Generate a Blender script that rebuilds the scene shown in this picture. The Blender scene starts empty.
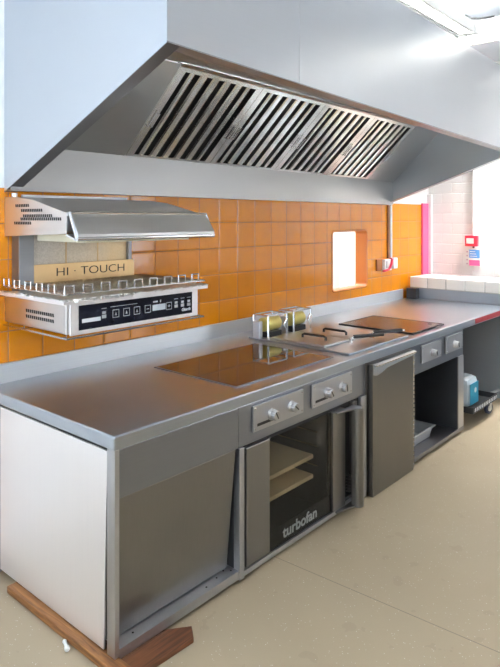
import bpy, bmesh, math, random
from mathutils import Vector, Matrix
random.seed(7)
C = bpy.context.scene.collection
PI = math.pi

# ------------------------------------------------------------------ materials
def new_mat(name):
    m = bpy.data.materials.new(name); m.use_nodes = True
    nt = m.node_tree; b = nt.nodes['Principled BSDF']
    return m, nt, b

def N(nt, kind, **kw):
    n = nt.nodes.new(kind)
    for k, v in kw.items():
        if k.startswith('i_'):
            n.inputs[k[2:].replace('_', ' ')].default_value = v
        else:
            setattr(n, k, v)
    return n

def L(nt, a, b): nt.links.new(a, b)

def math_node(nt, op, a, b=None, clamp=False):
    n = nt.nodes.new('ShaderNodeMath'); n.operation = op; n.use_clamp = clamp
    for i, v in enumerate((a, b)):
        if v is None: continue
        if hasattr(v, 'is_linked'): nt.links.new(v, n.inputs[i])
        else: n.inputs[i].default_value = v
    return n.outputs[0]

def mix_col(nt, fac, a, b):
    n = nt.nodes.new('ShaderNodeMix'); n.data_type = 'RGBA'
    for idx, v in ((0, fac), (6, a), (7, b)):
        if hasattr(v, 'is_linked'): nt.links.new(v, n.inputs[idx])
        else: n.inputs[idx].default_value = v if idx == 0 else (*v, 1)
    return n.outputs[2]

def plain(name, col, rough=.5, metal=0, noise=.06, spec=.5, coat=0):
    m, nt, b = new_mat(name)
    tc = N(nt, 'ShaderNodeTexCoord'); nz = N(nt, 'ShaderNodeTexNoise', i_Scale=9.0, i_Detail=4.0)
    L(nt, tc.outputs['Object'], nz.inputs['Vector'])
    lo = tuple(c*(1-noise) for c in col); hi = tuple(min(1, c*(1+noise)) for c in col)
    L(nt, mix_col(nt, nz.outputs['Fac'], lo, hi), b.inputs['Base Color'])
    b.inputs['Roughness'].default_value = rough; b.inputs['Metallic'].default_value = metal
    b.inputs['Specular IOR Level'].default_value = spec
    b.inputs['Coat Weight'].default_value = coat
    return m

def steel(name, col=(.56, .57, .59), rough=.3, axis='X', brush=.05, bump=.02, rvar=.08, metal=1.0, smudge=.0):
    """brushed stainless: fine streaks along one axis, a slow waviness of the sheet, a little smearing"""
    m, nt, b = new_mat(name)
    tc = N(nt, 'ShaderNodeTexCoord')
    mp = N(nt, 'ShaderNodeMapping')
    s = {'X': (1.5, 160, 160), 'Y': (160, 1.5, 160), 'Z': (160, 160, 1.5)}[axis]
    mp.inputs['Scale'].default_value = s
    L(nt, tc.outputs['Object'], mp.inputs['Vector'])
    nz = N(nt, 'ShaderNodeTexNoise', i_Scale=1.0, i_Detail=3.0)
    L(nt, mp.outputs['Vector'], nz.inputs['Vector'])
    slow = N(nt, 'ShaderNodeTexNoise', i_Scale=2.2, i_Detail=2.0)
    L(nt, tc.outputs['Object'], slow.inputs['Vector'])
    lo = tuple(c*(1-brush) for c in col); hi = tuple(min(1, c*(1+brush)) for c in col)
    c1 = mix_col(nt, nz.outputs['Fac'], lo, hi)
    L(nt, c1, b.inputs['Base Color'])
    b.inputs['Metallic'].default_value = metal
    r = math_node(nt, 'ADD', math_node(nt, 'MULTIPLY', slow.outputs['Fac'], rvar*2), rough-rvar)
    r = math_node(nt, 'ADD', r, math_node(nt, 'MULTIPLY', nz.outputs['Fac'], .04))
    L(nt, r, b.inputs['Roughness'])
    bp = N(nt, 'ShaderNodeBump', i_Strength=bump, i_Distance=.002)
    L(nt, nz.outputs['Fac'], bp.inputs['Height'])
    b2 = N(nt, 'ShaderNodeBump', i_Strength=.05, i_Distance=.02)
    L(nt, slow.outputs['Fac'], b2.inputs['Height']); L(nt, bp.outputs[0], b2.inputs['Normal'])
    L(nt, b2.outputs[0], b.inputs['Normal'])
    return m

def emit(name, col, s):
    m, nt, b = new_mat(name)
    b.inputs['Base Color'].default_value = (*col, 1)
    b.inputs['Emission Color'].default_value = (*col, 1); b.inputs['Emission Strength'].default_value = s
    return m

def tile_wall(name):
    m, nt, b = new_mat(name)
    tc = N(nt, 'ShaderNodeTexCoord'); sp = N(nt, 'ShaderNodeSeparateXYZ')
    L(nt, tc.outputs['Object'], sp.inputs[0])
    TW, TH, G = .1926, .1815, .0042
    def cell(o, off, w):
        u = math_node(nt, 'DIVIDE', math_node(nt, 'SUBTRACT', o, off), w)
        fl = math_node(nt, 'FLOOR', u); fr = math_node(nt, 'SUBTRACT', u, fl)
        d = math_node(nt, 'MULTIPLY', math_node(nt, 'MINIMUM', fr, math_node(nt, 'SUBTRACT', 1.0, fr)), w)
        return fl, d
    fx, dx = cell(sp.outputs['X'], 1.673-.1926*20, TW)
    fz, dz = cell(sp.outputs['Z'], 1.675-.1815*20, TH)
    d = math_node(nt, 'MINIMUM', dx, dz)
    grout = math_node(nt, 'LESS_THAN', d, G*.5)
    cb = N(nt, 'ShaderNodeCombineXYZ'); L(nt, fx, cb.inputs[0]); L(nt, fz, cb.inputs[1])
    wn = N(nt, 'ShaderNodeTexWhiteNoise'); L(nt, cb.outputs[0], wn.inputs['Vector'])
    nz = N(nt, 'ShaderNodeTexNoise', i_Scale=16.0, i_Detail=5.0); L(nt, tc.outputs['Object'], nz.inputs['Vector'])
    t1 = mix_col(nt, wn.outputs['Value'], (.67, .222, .002), (.74, .258, .003))
    t2 = mix_col(nt, math_node(nt, 'MULTIPLY', nz.outputs['Fac'], .35), t1, (.50, .145, .002))
    c = mix_col(nt, grout, t2, (.27, .125, .06))
    painted = math_node(nt, 'MAXIMUM', math_node(nt, 'GREATER_THAN', sp.outputs['Z'], 1.856), math_node(nt, 'LESS_THAN', sp.outputs['X'], -.0604))
    c = mix_col(nt, painted, c, (.85, .85, .84))
    L(nt, c, b.inputs['Base Color'])
    rg = math_node(nt, 'ADD', .12, math_node(nt, 'MULTIPLY', grout, .6))
    rg = math_node(nt, 'MAXIMUM', rg, math_node(nt, 'MULTIPLY', painted, .7))
    L(nt, rg, b.inputs['Roughness'])
    b.inputs['IOR'].default_value = 1.52
    b.inputs['Specular IOR Level'].default_value = .5
    # pillowed tile edge and a slightly different lie of each tile
    h = math_node(nt, 'MINIMUM', d, .010)
    h = math_node(nt, 'MULTIPLY', h, math_node(nt, 'SUBTRACT', 1.0, painted))
    bp = N(nt, 'ShaderNodeBump', i_Strength=.35, i_Distance=.5); L(nt, h, bp.inputs['Height'])
    b2 = N(nt, 'ShaderNodeBump', i_Strength=.06, i_Distance=.01); L(nt, nz.outputs['Fac'], b2.inputs['Height'])
    L(nt, bp.outputs[0], b2.inputs['Normal']); L(nt, b2.outputs[0], b.inputs['Normal'])
    return m

def brick_wall(name):
    m, nt, b = new_mat(name)
    tc = N(nt, 'ShaderNodeTexCoord'); sp = N(nt, 'ShaderNodeSeparateXYZ'); cb = N(nt, 'ShaderNodeCombineXYZ')
    L(nt, tc.outputs['Object'], sp.inputs[0]); L(nt, sp.outputs['Y'], cb.inputs[0]); L(nt, sp.outputs['Z'], cb.inputs[1])
    br = N(nt, 'ShaderNodeTexBrick', i_Scale=1.0); br.inputs['Mortar Size'].default_value = .006
    br.inputs['Brick Width'].default_value = .225; br.inputs['Row Height'].default_value = .11
    br.inputs['Mortar Smooth'].default_value = .6
    br.inputs['Color1'].default_value = (.86, .86, .85, 1); br.inputs['Color2'].default_value = (.88, .88, .87, 1)
    br.inputs['Mortar'].default_value = (.81, .80, .79, 1)
    L(nt, cb.outputs[0], br.inputs['Vector'])
    nz = N(nt, 'ShaderNodeTexNoise', i_Scale=7.0, i_Detail=6.0); L(nt, tc.outputs['Object'], nz.inputs['Vector'])
    L(nt, mix_col(nt, math_node(nt, 'MULTIPLY', nz.outputs['Fac'], .3), br.outputs['Color'], (.84, .83, .82)), b.inputs['Base Color'])
    bp = N(nt, 'ShaderNodeBump', i_Strength=.6, i_Distance=.006, invert=True); L(nt, br.outputs['Fac'], bp.inputs['Height'])
    b2 = N(nt, 'ShaderNodeBump', i_Strength=.3, i_Distance=.01); L(nt, nz.outputs['Fac'], b2.inputs['Height'])
    L(nt, bp.outputs[0], b2.inputs['Normal']); L(nt, b2.outputs[0], b.inputs['Normal'])
    b.inputs['Roughness'].default_value = .55
    return m

def vinyl_floor(name):
    m, nt, b = new_mat(name)
    tc = N(nt, 'ShaderNodeTexCoord'); sp = N(nt, 'ShaderNodeSeparateXYZ'); L(nt, tc.outputs['Object'], sp.inputs[0])
    big = N(nt, 'ShaderNodeTexNoise', i_Scale=1.6, i_Detail=5.0); L(nt, tc.outputs['Object'], big.inputs['Vector'])
    fine = N(nt, 'ShaderNodeTexNoise', i_Scale=160.0, i_Detail=2.0); L(nt, tc.outputs['Object'], fine.inputs['Vector'])
    st = N(nt, 'ShaderNodeTexNoise', i_Scale=7.0, i_Detail=3.0); L(nt, tc.outputs['Object'], st.inputs['Vector'])
    c = mix_col(nt, big.outputs['Fac'], (.30, .24, .155), (.36, .295, .20))
    c = mix_col(nt, math_node(nt, 'MULTIPLY', fine.outputs['Fac'], .3), c, (.30, .25, .19))
    stain = math_node(nt, 'MULTIPLY', math_node(nt, 'GREATER_THAN', st.outputs['Fac'], .66), .22)
    c = mix_col(nt, stain, c, (.22, .17, .12))
    vo = N(nt, 'ShaderNodeTexVoronoi', i_Scale=75.0); L(nt, tc.outputs['Object'], vo.inputs['Vector'])
    wn = N(nt, 'ShaderNodeTexWhiteNoise'); L(nt, vo.outputs['Position'], wn.inputs['Vector'])
    spk = math_node(nt, 'MULTIPLY', math_node(nt, 'LESS_THAN', vo.outputs['Distance'], .13),
                    math_node(nt, 'GREATER_THAN', wn.outputs['Value'], .62))
    c = mix_col(nt, math_node(nt, 'MULTIPLY', spk, .6), c, (.80, .76, .68))
    # the welded joint between two sheets of vinyl
    xs = math_node(nt, 'ADD', sp.outputs['X'], math_node(nt, 'MULTIPLY', sp.outputs['Y'], .045))
    seam = math_node(nt, 'LESS_THAN', math_node(nt, 'ABSOLUTE', math_node(nt, 'SUBTRACT', xs, 1.0)), .0022)
    c = mix_col(nt, math_node(nt, 'MULTIPLY', seam, .75), c, (.13, .10, .075))
    L(nt, c, b.inputs['Base Color'])
    b.inputs['Roughness'].default_value = .52
    b.inputs['Specular IOR Level'].default_value = .42
    bp = N(nt, 'ShaderNodeBump', i_Strength=.12, i_Distance=.003); L(nt, fine.outputs['Fac'], bp.inputs['Height'])
    L(nt, bp.outputs[0], b.inputs['Normal'])
    return m

def wood(name, a, bcol, axis='Y'):
    m, nt, b = new_mat(name)
    tc = N(nt, 'ShaderNodeTexCoord'); mp = N(nt, 'ShaderNodeMapping')
    mp.inputs['Scale'].default_value = {'Y': (30, 2.2, 30), 'X': (2.2, 30, 30)}[axis]
    L(nt, tc.outputs['Object'], mp.inputs['Vector'])
    nz = N(nt, 'ShaderNodeTexNoise', i_Scale=1.6, i_Detail=6.0, i_Distortion=1.2); L(nt, mp.outputs[0], nz.inputs['Vector'])
    rp = N(nt, 'ShaderNodeValToRGB'); rp.color_ramp.elements[0].position = .35; rp.color_ramp.elements[1].position = .68
    rp.color_ramp.elements[0].color = (*a, 1); rp.color_ramp.elements[1].color = (*bcol, 1)
    L(nt, nz.outputs['Fac'], rp.inputs[0]); L(nt, rp.outputs[0], b.inputs['Base Color'])
    b.inputs['Roughness'].default_value = .55
    return m

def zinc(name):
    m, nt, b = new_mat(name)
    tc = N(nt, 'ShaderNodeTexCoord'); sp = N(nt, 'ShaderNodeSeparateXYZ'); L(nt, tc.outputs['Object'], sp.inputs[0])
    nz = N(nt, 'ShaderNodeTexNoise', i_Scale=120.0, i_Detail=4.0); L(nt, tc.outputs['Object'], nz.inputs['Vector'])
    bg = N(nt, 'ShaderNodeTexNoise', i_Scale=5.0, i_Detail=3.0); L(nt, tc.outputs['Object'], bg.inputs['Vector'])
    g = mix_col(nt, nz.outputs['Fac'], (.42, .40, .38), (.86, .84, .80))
    # straw-gold glow painted into the base colour, stronger towards the right end
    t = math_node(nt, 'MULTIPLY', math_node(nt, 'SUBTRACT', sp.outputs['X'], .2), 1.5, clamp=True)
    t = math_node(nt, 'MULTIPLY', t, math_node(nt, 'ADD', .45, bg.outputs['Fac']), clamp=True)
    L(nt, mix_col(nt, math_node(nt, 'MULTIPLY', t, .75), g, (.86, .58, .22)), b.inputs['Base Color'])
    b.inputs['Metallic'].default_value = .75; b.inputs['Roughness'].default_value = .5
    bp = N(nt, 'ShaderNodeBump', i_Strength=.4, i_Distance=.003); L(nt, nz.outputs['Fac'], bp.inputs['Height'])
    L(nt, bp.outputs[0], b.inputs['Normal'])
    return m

def glass(name, tint, rough=.02, alpha=.35):
    """tinted pane: a glossy surface over a partly clear, dark body"""
    m, nt, b = new_mat(name)
    b.inputs['Base Color'].default_value = (*tint, 1)
    b.inputs['Roughness'].default_value = rough; b.inputs['Alpha'].default_value = alpha
    return m

M = {}
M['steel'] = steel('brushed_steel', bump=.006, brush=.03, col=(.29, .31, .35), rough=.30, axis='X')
M['steel_post'] = steel('post_steel', col=(.52, .53, .56), rough=.36, axis='Z')
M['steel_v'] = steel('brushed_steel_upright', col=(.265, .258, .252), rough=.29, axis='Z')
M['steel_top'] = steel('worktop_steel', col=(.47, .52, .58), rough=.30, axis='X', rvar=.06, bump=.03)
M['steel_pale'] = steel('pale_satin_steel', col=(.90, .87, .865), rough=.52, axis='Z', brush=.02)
M['steel_hood'] = steel('hood_steel', col=(.60, .625, .66), rough=.34, axis='X', brush=.02)
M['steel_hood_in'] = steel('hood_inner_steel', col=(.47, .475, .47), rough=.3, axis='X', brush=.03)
M['steel_dark'] = steel('dull_steel', col=(.33, .34, .36), rough=.42, axis='X')
M['steel_filter'] = steel('filter_steel', col=(.78, .77, .72), rough=.2, axis='Z', brush=.06, rvar=.12)
M['chrome'] = plain('chrome', (.78, .78, .79), .14, 1.0, .03)
M['knob'] = plain('knob_grey', (.47, .47, .48), .32, 1.0, .08)
M['wire'] = plain('bright_wire', (.62, .61, .60), .25, 1.0, .05)
M['slot'] = plain('slot_black', (.012, .012, .012), .7)
M['black'] = plain('black_plastic', (.018, .018, .019), .35)
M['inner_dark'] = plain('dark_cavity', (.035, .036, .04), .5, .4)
M['tiles'] = tile_wall('orange_tiles')
M['reveal'] = plain('orange_glaze', (.56, .17, .018), .22, 0, .1)
M['bricks'] = brick_wall('white_painted_brick')
M['floor'] = vinyl_floor('speckled_vinyl')
M['white'] = plain('white_paint', (.82, .82, .81), .6, 0, .02)
M['ceil'] = plain('ceiling_paint', (.78, .83, .90), .7, 0, .03)
M['white_tile'] = plain('white_glazed_tile', (.86, .85, .80), .2, 0, .03)
M['white_pl'] = plain('white_plastic', (.85, .85, .83), .35, 0, .02)
M['pink'] = plain('pink_paint', (.80, .10, .25), .5, 0, .05)
M['red'] = plain('red_plastic', (.72, .03, .07), .4, 0, .05)
M['red_tape'] = plain('red_tape', (.36, .03, .04), .35, 0, .12)
M['blue'] = plain('sign_blue', (.10, .33, .74), .4, 0, .05)
M['sign_pink'] = plain('sign_pink', (.84, .12, .33), .4, 0, .05)
M['hob'] = plain('ceramic_hob_glass', (.022, .012, .009), .035, 0, .1, .9)
M['griddle'] = plain('griddle_iron', (.075, .062, .057), .26, .7, .25)
M['wood'] = wood('pine_plank', (.12, .042, .010), (.33, .145, .042))
M['wood_red'] = wood('reddish_board', (.065, .022, .008), (.17, .06, .02), 'X')
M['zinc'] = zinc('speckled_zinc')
M['straw'] = plain('straw_strip', (.72, .50, .26), .4, .75, .15)
M['cream'] = plain('cream_ceramic', (.86, .80, .60), .4, 0, .04)
M['foil'] = plain('crumpled_foil', (.84, .83, .81), .3, .9, .05)
M['panel_black'] = plain('control_glass', (.012, .013, .022), .12, 0, .1)
M['print'] = plain('printed_white', (.70, .72, .74), .5, 0, .02)
M['print_grey'] = plain('printed_grey', (.36, .37, .38), .45, 0, .02)
M['lcd'] = plain('display_grey', (.50, .54, .58), .3, 0, .05)
M['oven_glass'] = glass('smoked_oven_glass', (.02, .018, .014), .05, .30)
M['oven_in'] = plain('oven_cavity', (.55, .47, .33), .4, .1, .15)
M['tray'] = plain('oven_tray', (.80, .62, .34), .5, .1, .1)
M['yellow'] = plain('olive_yellow_enamel', (.72, .62, .20), .28, .5, .12)
M['copper'] = steel('lid_steel', col=(.58, .57, .56), rough=.36, axis='X')
M['alu'] = plain('aluminium', (.66, .67, .68), .33, .9, .08)
M['navy'] = plain('navy_block', (.012, .015, .03), .5)
M['pack_blue'] = plain('turquoise_label', (.03, .30, .46), .35, 0, .2)
M['pack_clear'] = plain('cloudy_plastic', (.46, .53, .58), .25, 0, .08)
M['tyre'] = plain('blue_grey_tyre', (.02, .03, .07), .45)
M['lamp'] = emit('fluorescent_tube', (1, .975, .94), 25.0)
M['lamp_soft'] = emit('fluorescent_tube_soft', (1, .975, .94), 10.0)
M['brick_wash'] = emit('added_brick_wash', (1, .99, .97), 520.0)  # extra strong glow, added only to brighten the brick wall

# ------------------------------------------------------------------ mesh helpers
class MB:
    def __init__(self): self.bm = bmesh.new()
    def box(self, x0, x1, y0, y1, z0, z1):
        return self.hexa([(x0,y0,z0),(x1,y0,z0),(x1,y1,z0),(x0,y1,z0),(x0,y0,z1),(x1,y0,z1),(x1,y1,z1),(x0,y1,z1)])
    def hexa(self, p):
        v = [self.bm.verts.new(q) for q in p]
        for f in ((0,3,2,1),(4,5,6,7),(0,1,5,4),(1,2,6,5),(2,3,7,6),(3,0,4,7)):
            self.bm.faces.new([v[i] for i in f])
        return v
    def prism(self, pts0, pts1):
        """two matching loops of 3-D points joined into a solid"""
        a = [self.bm.verts.new(p) for p in pts0]; b = [self.bm.verts.new(p) for p in pts1]
        n = len(a)
        self.bm.faces.new(a[::-1]); self.bm.faces.new(b)
        for i in range(n): self.bm.faces.new((a[i], a[(i+1) % n], b[(i+1) % n], b[i]))
    def xprism(self, x0, x1, yz): self.prism([(x0, y, z) for y, z in yz], [(x1, y, z) for y, z in yz])
    def tube(self, pts, r, n=8, closed=False):
        pts = [Vector(p) for p in pts]; m = len(pts); rings = []
        ref = None
        for i, p in enumerate(pts):
            if closed: t = (pts[(i+1) % m] - pts[i-1])
            else: t = (pts[min(i+1, m-1)] - pts[max(i-1, 0)])
            t.normalize()
            if ref is None: ref = Vector((0,0,1)) if abs(t.z) < .9 else Vector((1,0,0))
            u = ref - t*ref.dot(t)
            if u.length < 1e-4:
                u = Vector((0,1,0)) - t*t.y
            u.normalize(); ref = u; w = t.cross(u)
            rings.append([self.bm.verts.new(p + u*r*math.cos(2*PI*k/n) + w*r*math.sin(2*PI*k/n)) for k in range(n)])
        for i in range(m if closed else m-1):
            a, b = rings[i], rings[(i+1) % m]
            for k in range(n): self.bm.faces.new((a[k], a[(k+1) % n], b[(k+1) % n], b[k]))
        if not closed:
            self.bm.faces.new(rings[0][::-1]); self.bm.faces.new(rings[-1])
    def lathe(self, prof, origin, axis, n=24, ridge=0):
        """profile (radius, height) turned about an axis; ridge > 0 knurls the rim"""
        ax = Vector(axis).normalized(); u = ax.orthogonal().normalized(); w = ax.cross(u); o = Vector(origin); rings = []
        for r, h in prof:
            rr = []
            for k in range(n):
                q = r*(1-ridge*(k % 2)) if ridge else r
                rr.append(self.bm.verts.new(o + ax*h + u*q*math.cos(2*PI*k/n) + w*q*math.sin(2*PI*k/n)))
            rings.append(rr)
        for a, b in zip(rings, rings[1:]):
            for k in range(n): self.bm.faces.new((a[k], a[(k+1) % n], b[(k+1) % n], b[k]))
        self.bm.faces.new(rings[0][::-1]); self.bm.faces.new(rings[-1])
    def build(self, name, m, parent=None, bevel=0, smooth=False, loc=None):
        me = bpy.data.meshes.new(name)
        bmesh.ops.recalc_face_normals(self.bm, faces=self.bm.faces)
        self.bm.to_mesh(me); self.bm.free()
        for mm in (m if isinstance(m, (list, tuple)) else [m]): me.materials.append(mm)
        if smooth:
            for p in me.polygons: p.use_smooth = True
        o = bpy.data.objects.new(name, me); C.objects.link(o)
        if bevel:
            b = o.modifiers.new('bevel', 'BEVEL'); b.width = bevel; b.segments = 2; b.limit_method = 'ANGLE'; b.angle_limit = math.radians(40)
        if smooth:
            e = o.modifiers.new('split', 'EDGE_SPLIT'); e.split_angle = math.radians(40)
        if parent: put_under(o, parent)
        if loc: o.location = loc
        return o

WORLD = {}
def put_under(o, p):
    """parent o to p, keeping o where it was built (all meshes are built in world coordinates)"""
    o.parent = p
    o.matrix_parent_inverse = Matrix.Translation(-base(p))
def base(p):
    v = Vector((0, 0, 0))
    while p is not None:
        v = v + p.location; p = p.parent if (p.parent and p.type == 'EMPTY') else None
    return v
def tag(o, label=None, cat=None, group=None, kind=None):
    if label: o['label'] = label
    if cat: o['category'] = cat
    if group: o['group'] = group
    if kind: o['kind'] = kind
    return o
def thing(name, loc, label, cat, group=None):
    o = bpy.data.objects.new(name, None); o.empty_display_size = .1; C.objects.link(o); o.location = loc
    return tag(o, label, cat, group)
def box(name, m, parent, *b, bevel=0, label=None):
    mb = MB(); mb.box(*b); o = mb.build(name, m, parent, bevel)
    if label: o['label'] = label
    return o
def struct(name, mb, m, bevel=0, smooth=False):
    return tag(mb.build(name, m, None, bevel, smooth), kind='structure')
def text(name, s, size, m, parent, mat, depth=.0006, offset=0.0, shear=0, width=None):
    cu = bpy.data.curves.new(name, 'FONT'); cu.body = s; cu.size = size; cu.extrude = depth; cu.offset = offset; cu.shear = shear
    cu.align_x = 'LEFT'
    t = bpy.data.objects.new(name, cu); C.objects.link(t)
    me = bpy.data.meshes.new_from_object(t.evaluated_get(bpy.context.evaluated_depsgraph_get()))
    bpy.data.objects.remove(t)
    if width:
        xs = [v.co.x for v in me.vertices]; k = width/(max(xs)-min(xs)); x0 = min(xs)
        for v in me.vertices: v.co.x = (v.co.x-x0)*k
    me.transform(mat); me.materials.clear(); me.materials.append(m)
    o = bpy.data.objects.new(name, me); C.objects.link(o); put_under(o, parent)
    return o
FRONT = Matrix(((1,0,0,0),(0,0,-1,0),(0,1,0,0),(0,0,0,1)))      # text lying in XY turned to face -Y
def front_at(x, y, z): return Matrix.Translation((x, y, z)) @ FRONT

# ------------------------------------------------------------------ the room
XL, XR, YB, YF, ZC = -2.7, 5.05, 1.06, -3.3, 3.34
mb = MB(); mb.box(XL-.3, XR+.3, YF-.3, YB+.3, -.1, 0); struct('floor', mb, M['floor'])
mb = MB(); mb.box(XL-.3, XR+.3, YF-.3, YB+.3, ZC, ZC+.12); struct('ceiling', mb, M['ceil'])

# back wall with the round-cornered serving hatch cut through it
HX0, HX1, HZ0, HZ1, HR = 3.10, 3.69, 1.062, 1.588, .035
def rr_loop(y, x0, x1, z0, z1, r, n=6):
    pts = []
    for cx, cz, a0 in ((x1-r, z0+r, -PI/2), (x1-r, z1-r, 0), (x0+r, z1-r, PI/2), (x0+r, z0+r, PI)):
        for k in range(n+1):
            a = a0 + PI/2*k/n; pts.append((cx+r*math.cos(a), y, cz+r*math.sin(a)))
    return pts
mb = MB(); bm = mb.bm
def wall_face(y):
    outer = [bm.verts.new(p) for p in ((XL-.3,y,0),(XR+.3,y,0),(XR+.3,y,ZC),(XL-.3,y,ZC))]
    inner = [bm.verts.new(p) for p in rr_loop(y, HX0, HX1, HZ0, HZ1, HR)]
    es = [bm.edges.new((outer[i], outer[(i+1) % 4])) for i in range(4)] + [bm.edges.new((inner[i], inner[(i+1) % len(inner)])) for i in range(len(inner))]
    bmesh.ops.triangle_fill(bm, edges=es, use_beauty=True)
    return outer, inner
TH = .12
o0, i0 = wall_face(YB); o1, i1 = wall_face(YB+TH)
for a, b in ((o0, o1), (i0, i1)):
    n = len(a)
    for k in range(n):
        f = bm.faces.new((a[k], a[(k+1) % n], b[(k+1) % n], b[k]))
        if a is i0: f.material_index = 1
wb = struct('wall_back', mb, [M['tiles'], M['reveal']])
# rounded orange nosing tile round the hatch
mb = MB(); mb.tube(rr_loop(YB-.001, HX0-.004, HX1+.004, HZ0-.004, HZ1+.004, HR), .009, 8, closed=True)
struct('trim_1', mb, M['reveal'], smooth=True)
# the next room, seen through the hatch
mb = MB(); mb.box(2.2, 6.2, 2.9, 3.0, 0, 2.6); struct('wall_beyond', mb, M['white'])
mb = MB(); mb.box(6.1, 6.2, 1.36, 2.9, 0, 2.6); struct('wall_beyond_right', mb, M['white'])
mb = MB(); mb.box(2.2, 2.3, 1.36, 2.9, 0, 2.6); struct('wall_beyond_left', mb, M['white'])
mb = MB(); mb.box(2.2, 6.2, 1.36, 3.0, 2.6, 2.7); struct('ceiling_beyond', mb, M['white'])
mb = MB(); mb.box(2.2, 6.2, 1.36, 3.0, -.1, 0); struct('floor_beyond', mb, M['floor'])

mb = MB(); mb.box(XR, XR+.2, YF-.3, YB, 0, ZC); struct('wall_right', mb, M['bricks'])
# left wall and front wall with windows
def wall_with_holes(name, axis, pos, thick, a0, a1, holes, m):
    """wall across 'a' (x or y) with rectangular window openings (a, b, z0, z1)"""
    mb = MB(); xs = sorted({a0, a1, *[h[0] for h in holes], *[h[1] for h in holes]}); zs = sorted({0, ZC, *[h[2] for h in holes], *[h[3] for h in holes]})
    for i in range(len(xs)-1):
        for j in range(len(zs)-1):
            cx, cz = (xs[i]+xs[i+1])/2, (zs[j]+zs[j+1])/2
            if any(h[0] < cx < h[1] and h[2] < cz < h[3] for h in holes): continue
            if axis == 'x': mb.box(pos, pos+thick, xs[i], xs[i+1], zs[j], zs[j+1])
            else: mb.box(xs[i], xs[i+1], pos, pos+thick, zs[j], zs[j+1])
    bmesh.ops.remove_doubles(mb.bm, verts=mb.bm.verts, dist=1e-5)
    return struct(name, mb, m)
LW = [(-1.1, -.1, .9, 2.7), (.05, .92, .9, 2.7)]
FW = [(-2.2, -0.2, 1.0, 2.6), (3.7, 4.8, .9, 2.6)]  # the right-hand opening is unseen, added to brighten the right wall
wall_with_holes('wall_left', 'x', XL-.2, .2, YF-.3, YB, LW, M['white'])
wall_with_holes('wall_front', 'y', YF-.2, .2, XL, XR, FW, M['white'])
k = 1
for axis, hs in (('x', LW), ('y', FW)):
    for a, b, z0, z1 in hs:
        mb = MB(); mid = (a+b)/2; f = .05
        for u0, u1, w0, w1 in ((a, b, z0, z0+f), (a, b, z1-f, z1), (a, a+f, z0+f, z1-f), (b-f, b, z0+f, z1-f), (mid-f/2, mid+f/2, z0+f, z1-f), (a+f, mid-f/2, z1-.55, z1-.51), (mid+f/2, b-f, z1-.55, z1-.51)):
            if axis == 'x': mb.box(XL-.12, XL-.06, u0, u1, w0, w1)
            else: mb.box(u0, u1, YF-.12, YF-.06, w0, w1)
        struct('window_%d' % k, mb, M['white_pl']); k += 1
mb = MB(); mb.box(XL, XR, YF, YF+.03, 0, .86); struct('reflection_panel_front', mb, plain('reflection_panel_brown', (.07, .045, .035), .5))  # unseen dark panel, added to darken what the lower tiles reflect
# pink and white vertical trims at the far end of the tiled wall
mb = MB(); mb.box(4.86, 5.005, YB-.022, YB-.001, .0, 1.87); struct('trim_2', mb, M['pink'], .003)
mb = MB(); mb.box(5.005, 5.049, YB-.05, YB-.001, .0, 1.97); struct('trim_3', mb, M['white_pl'], .004)

# low wall at the end of the worktop with its tiled ledge
mb = MB(); mb.box(4.50, 4.60, -2.2, YB-.055, 0, .985); struct('wall_low', mb, steel('low_wall_steel', col=(.33, .37, .42), rough=.5, axis='Y', metal=.45))
mb = MB(); yy = YB-.055; TLW = .1935
while yy > -2.2:
    y0 = max(-2.2, yy-TLW)
    mb.box(4.478, 4.86, y0+.0018, yy-.0018, .992, 1.102); yy -= TLW
struct('trim_4', mb, M['white_tile'], .008)
mb = MB(); mb.box(4.482, 4.85, -2.2, YB-.056, .986, 1.096); struct('trim_5', mb, plain('grey_grout', (.42, .41, .38), .8))

mb = MB(); mb.box(4.40, 4.478, .90, YB-.056, .8791, .985); struct('trim_6', mb, M['inner_dark'], .002)
# ------------------------------------------------------------------ worktop
ZT = .879
D = 1.04
t = thing('worktop', (0, 0, ZT-.057), 'long stainless steel worktop with bright folded edge running to the tiled ledge', 'worktop')
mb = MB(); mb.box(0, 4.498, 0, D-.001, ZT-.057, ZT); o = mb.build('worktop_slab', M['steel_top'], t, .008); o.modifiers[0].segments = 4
mb = MB(); mb.xprism(0, 4.40, [(D-.001, ZT-.03), (D-.001, ZT+.0955), (D+.018, ZT+.0955), (D+.018, ZT-.03)])
mb.build('upstand', steel('upstand_steel', col=(.76, .78, .80), rough=.48), t, .003)
mb = MB(); mb.box(3.62, 4.30, -.0015, .001, ZT-.047, ZT-.006)
o = mb.build('edge_tape', M['red_tape'], t); o['label'] = 'red tape strip on the worktop edge'

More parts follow.
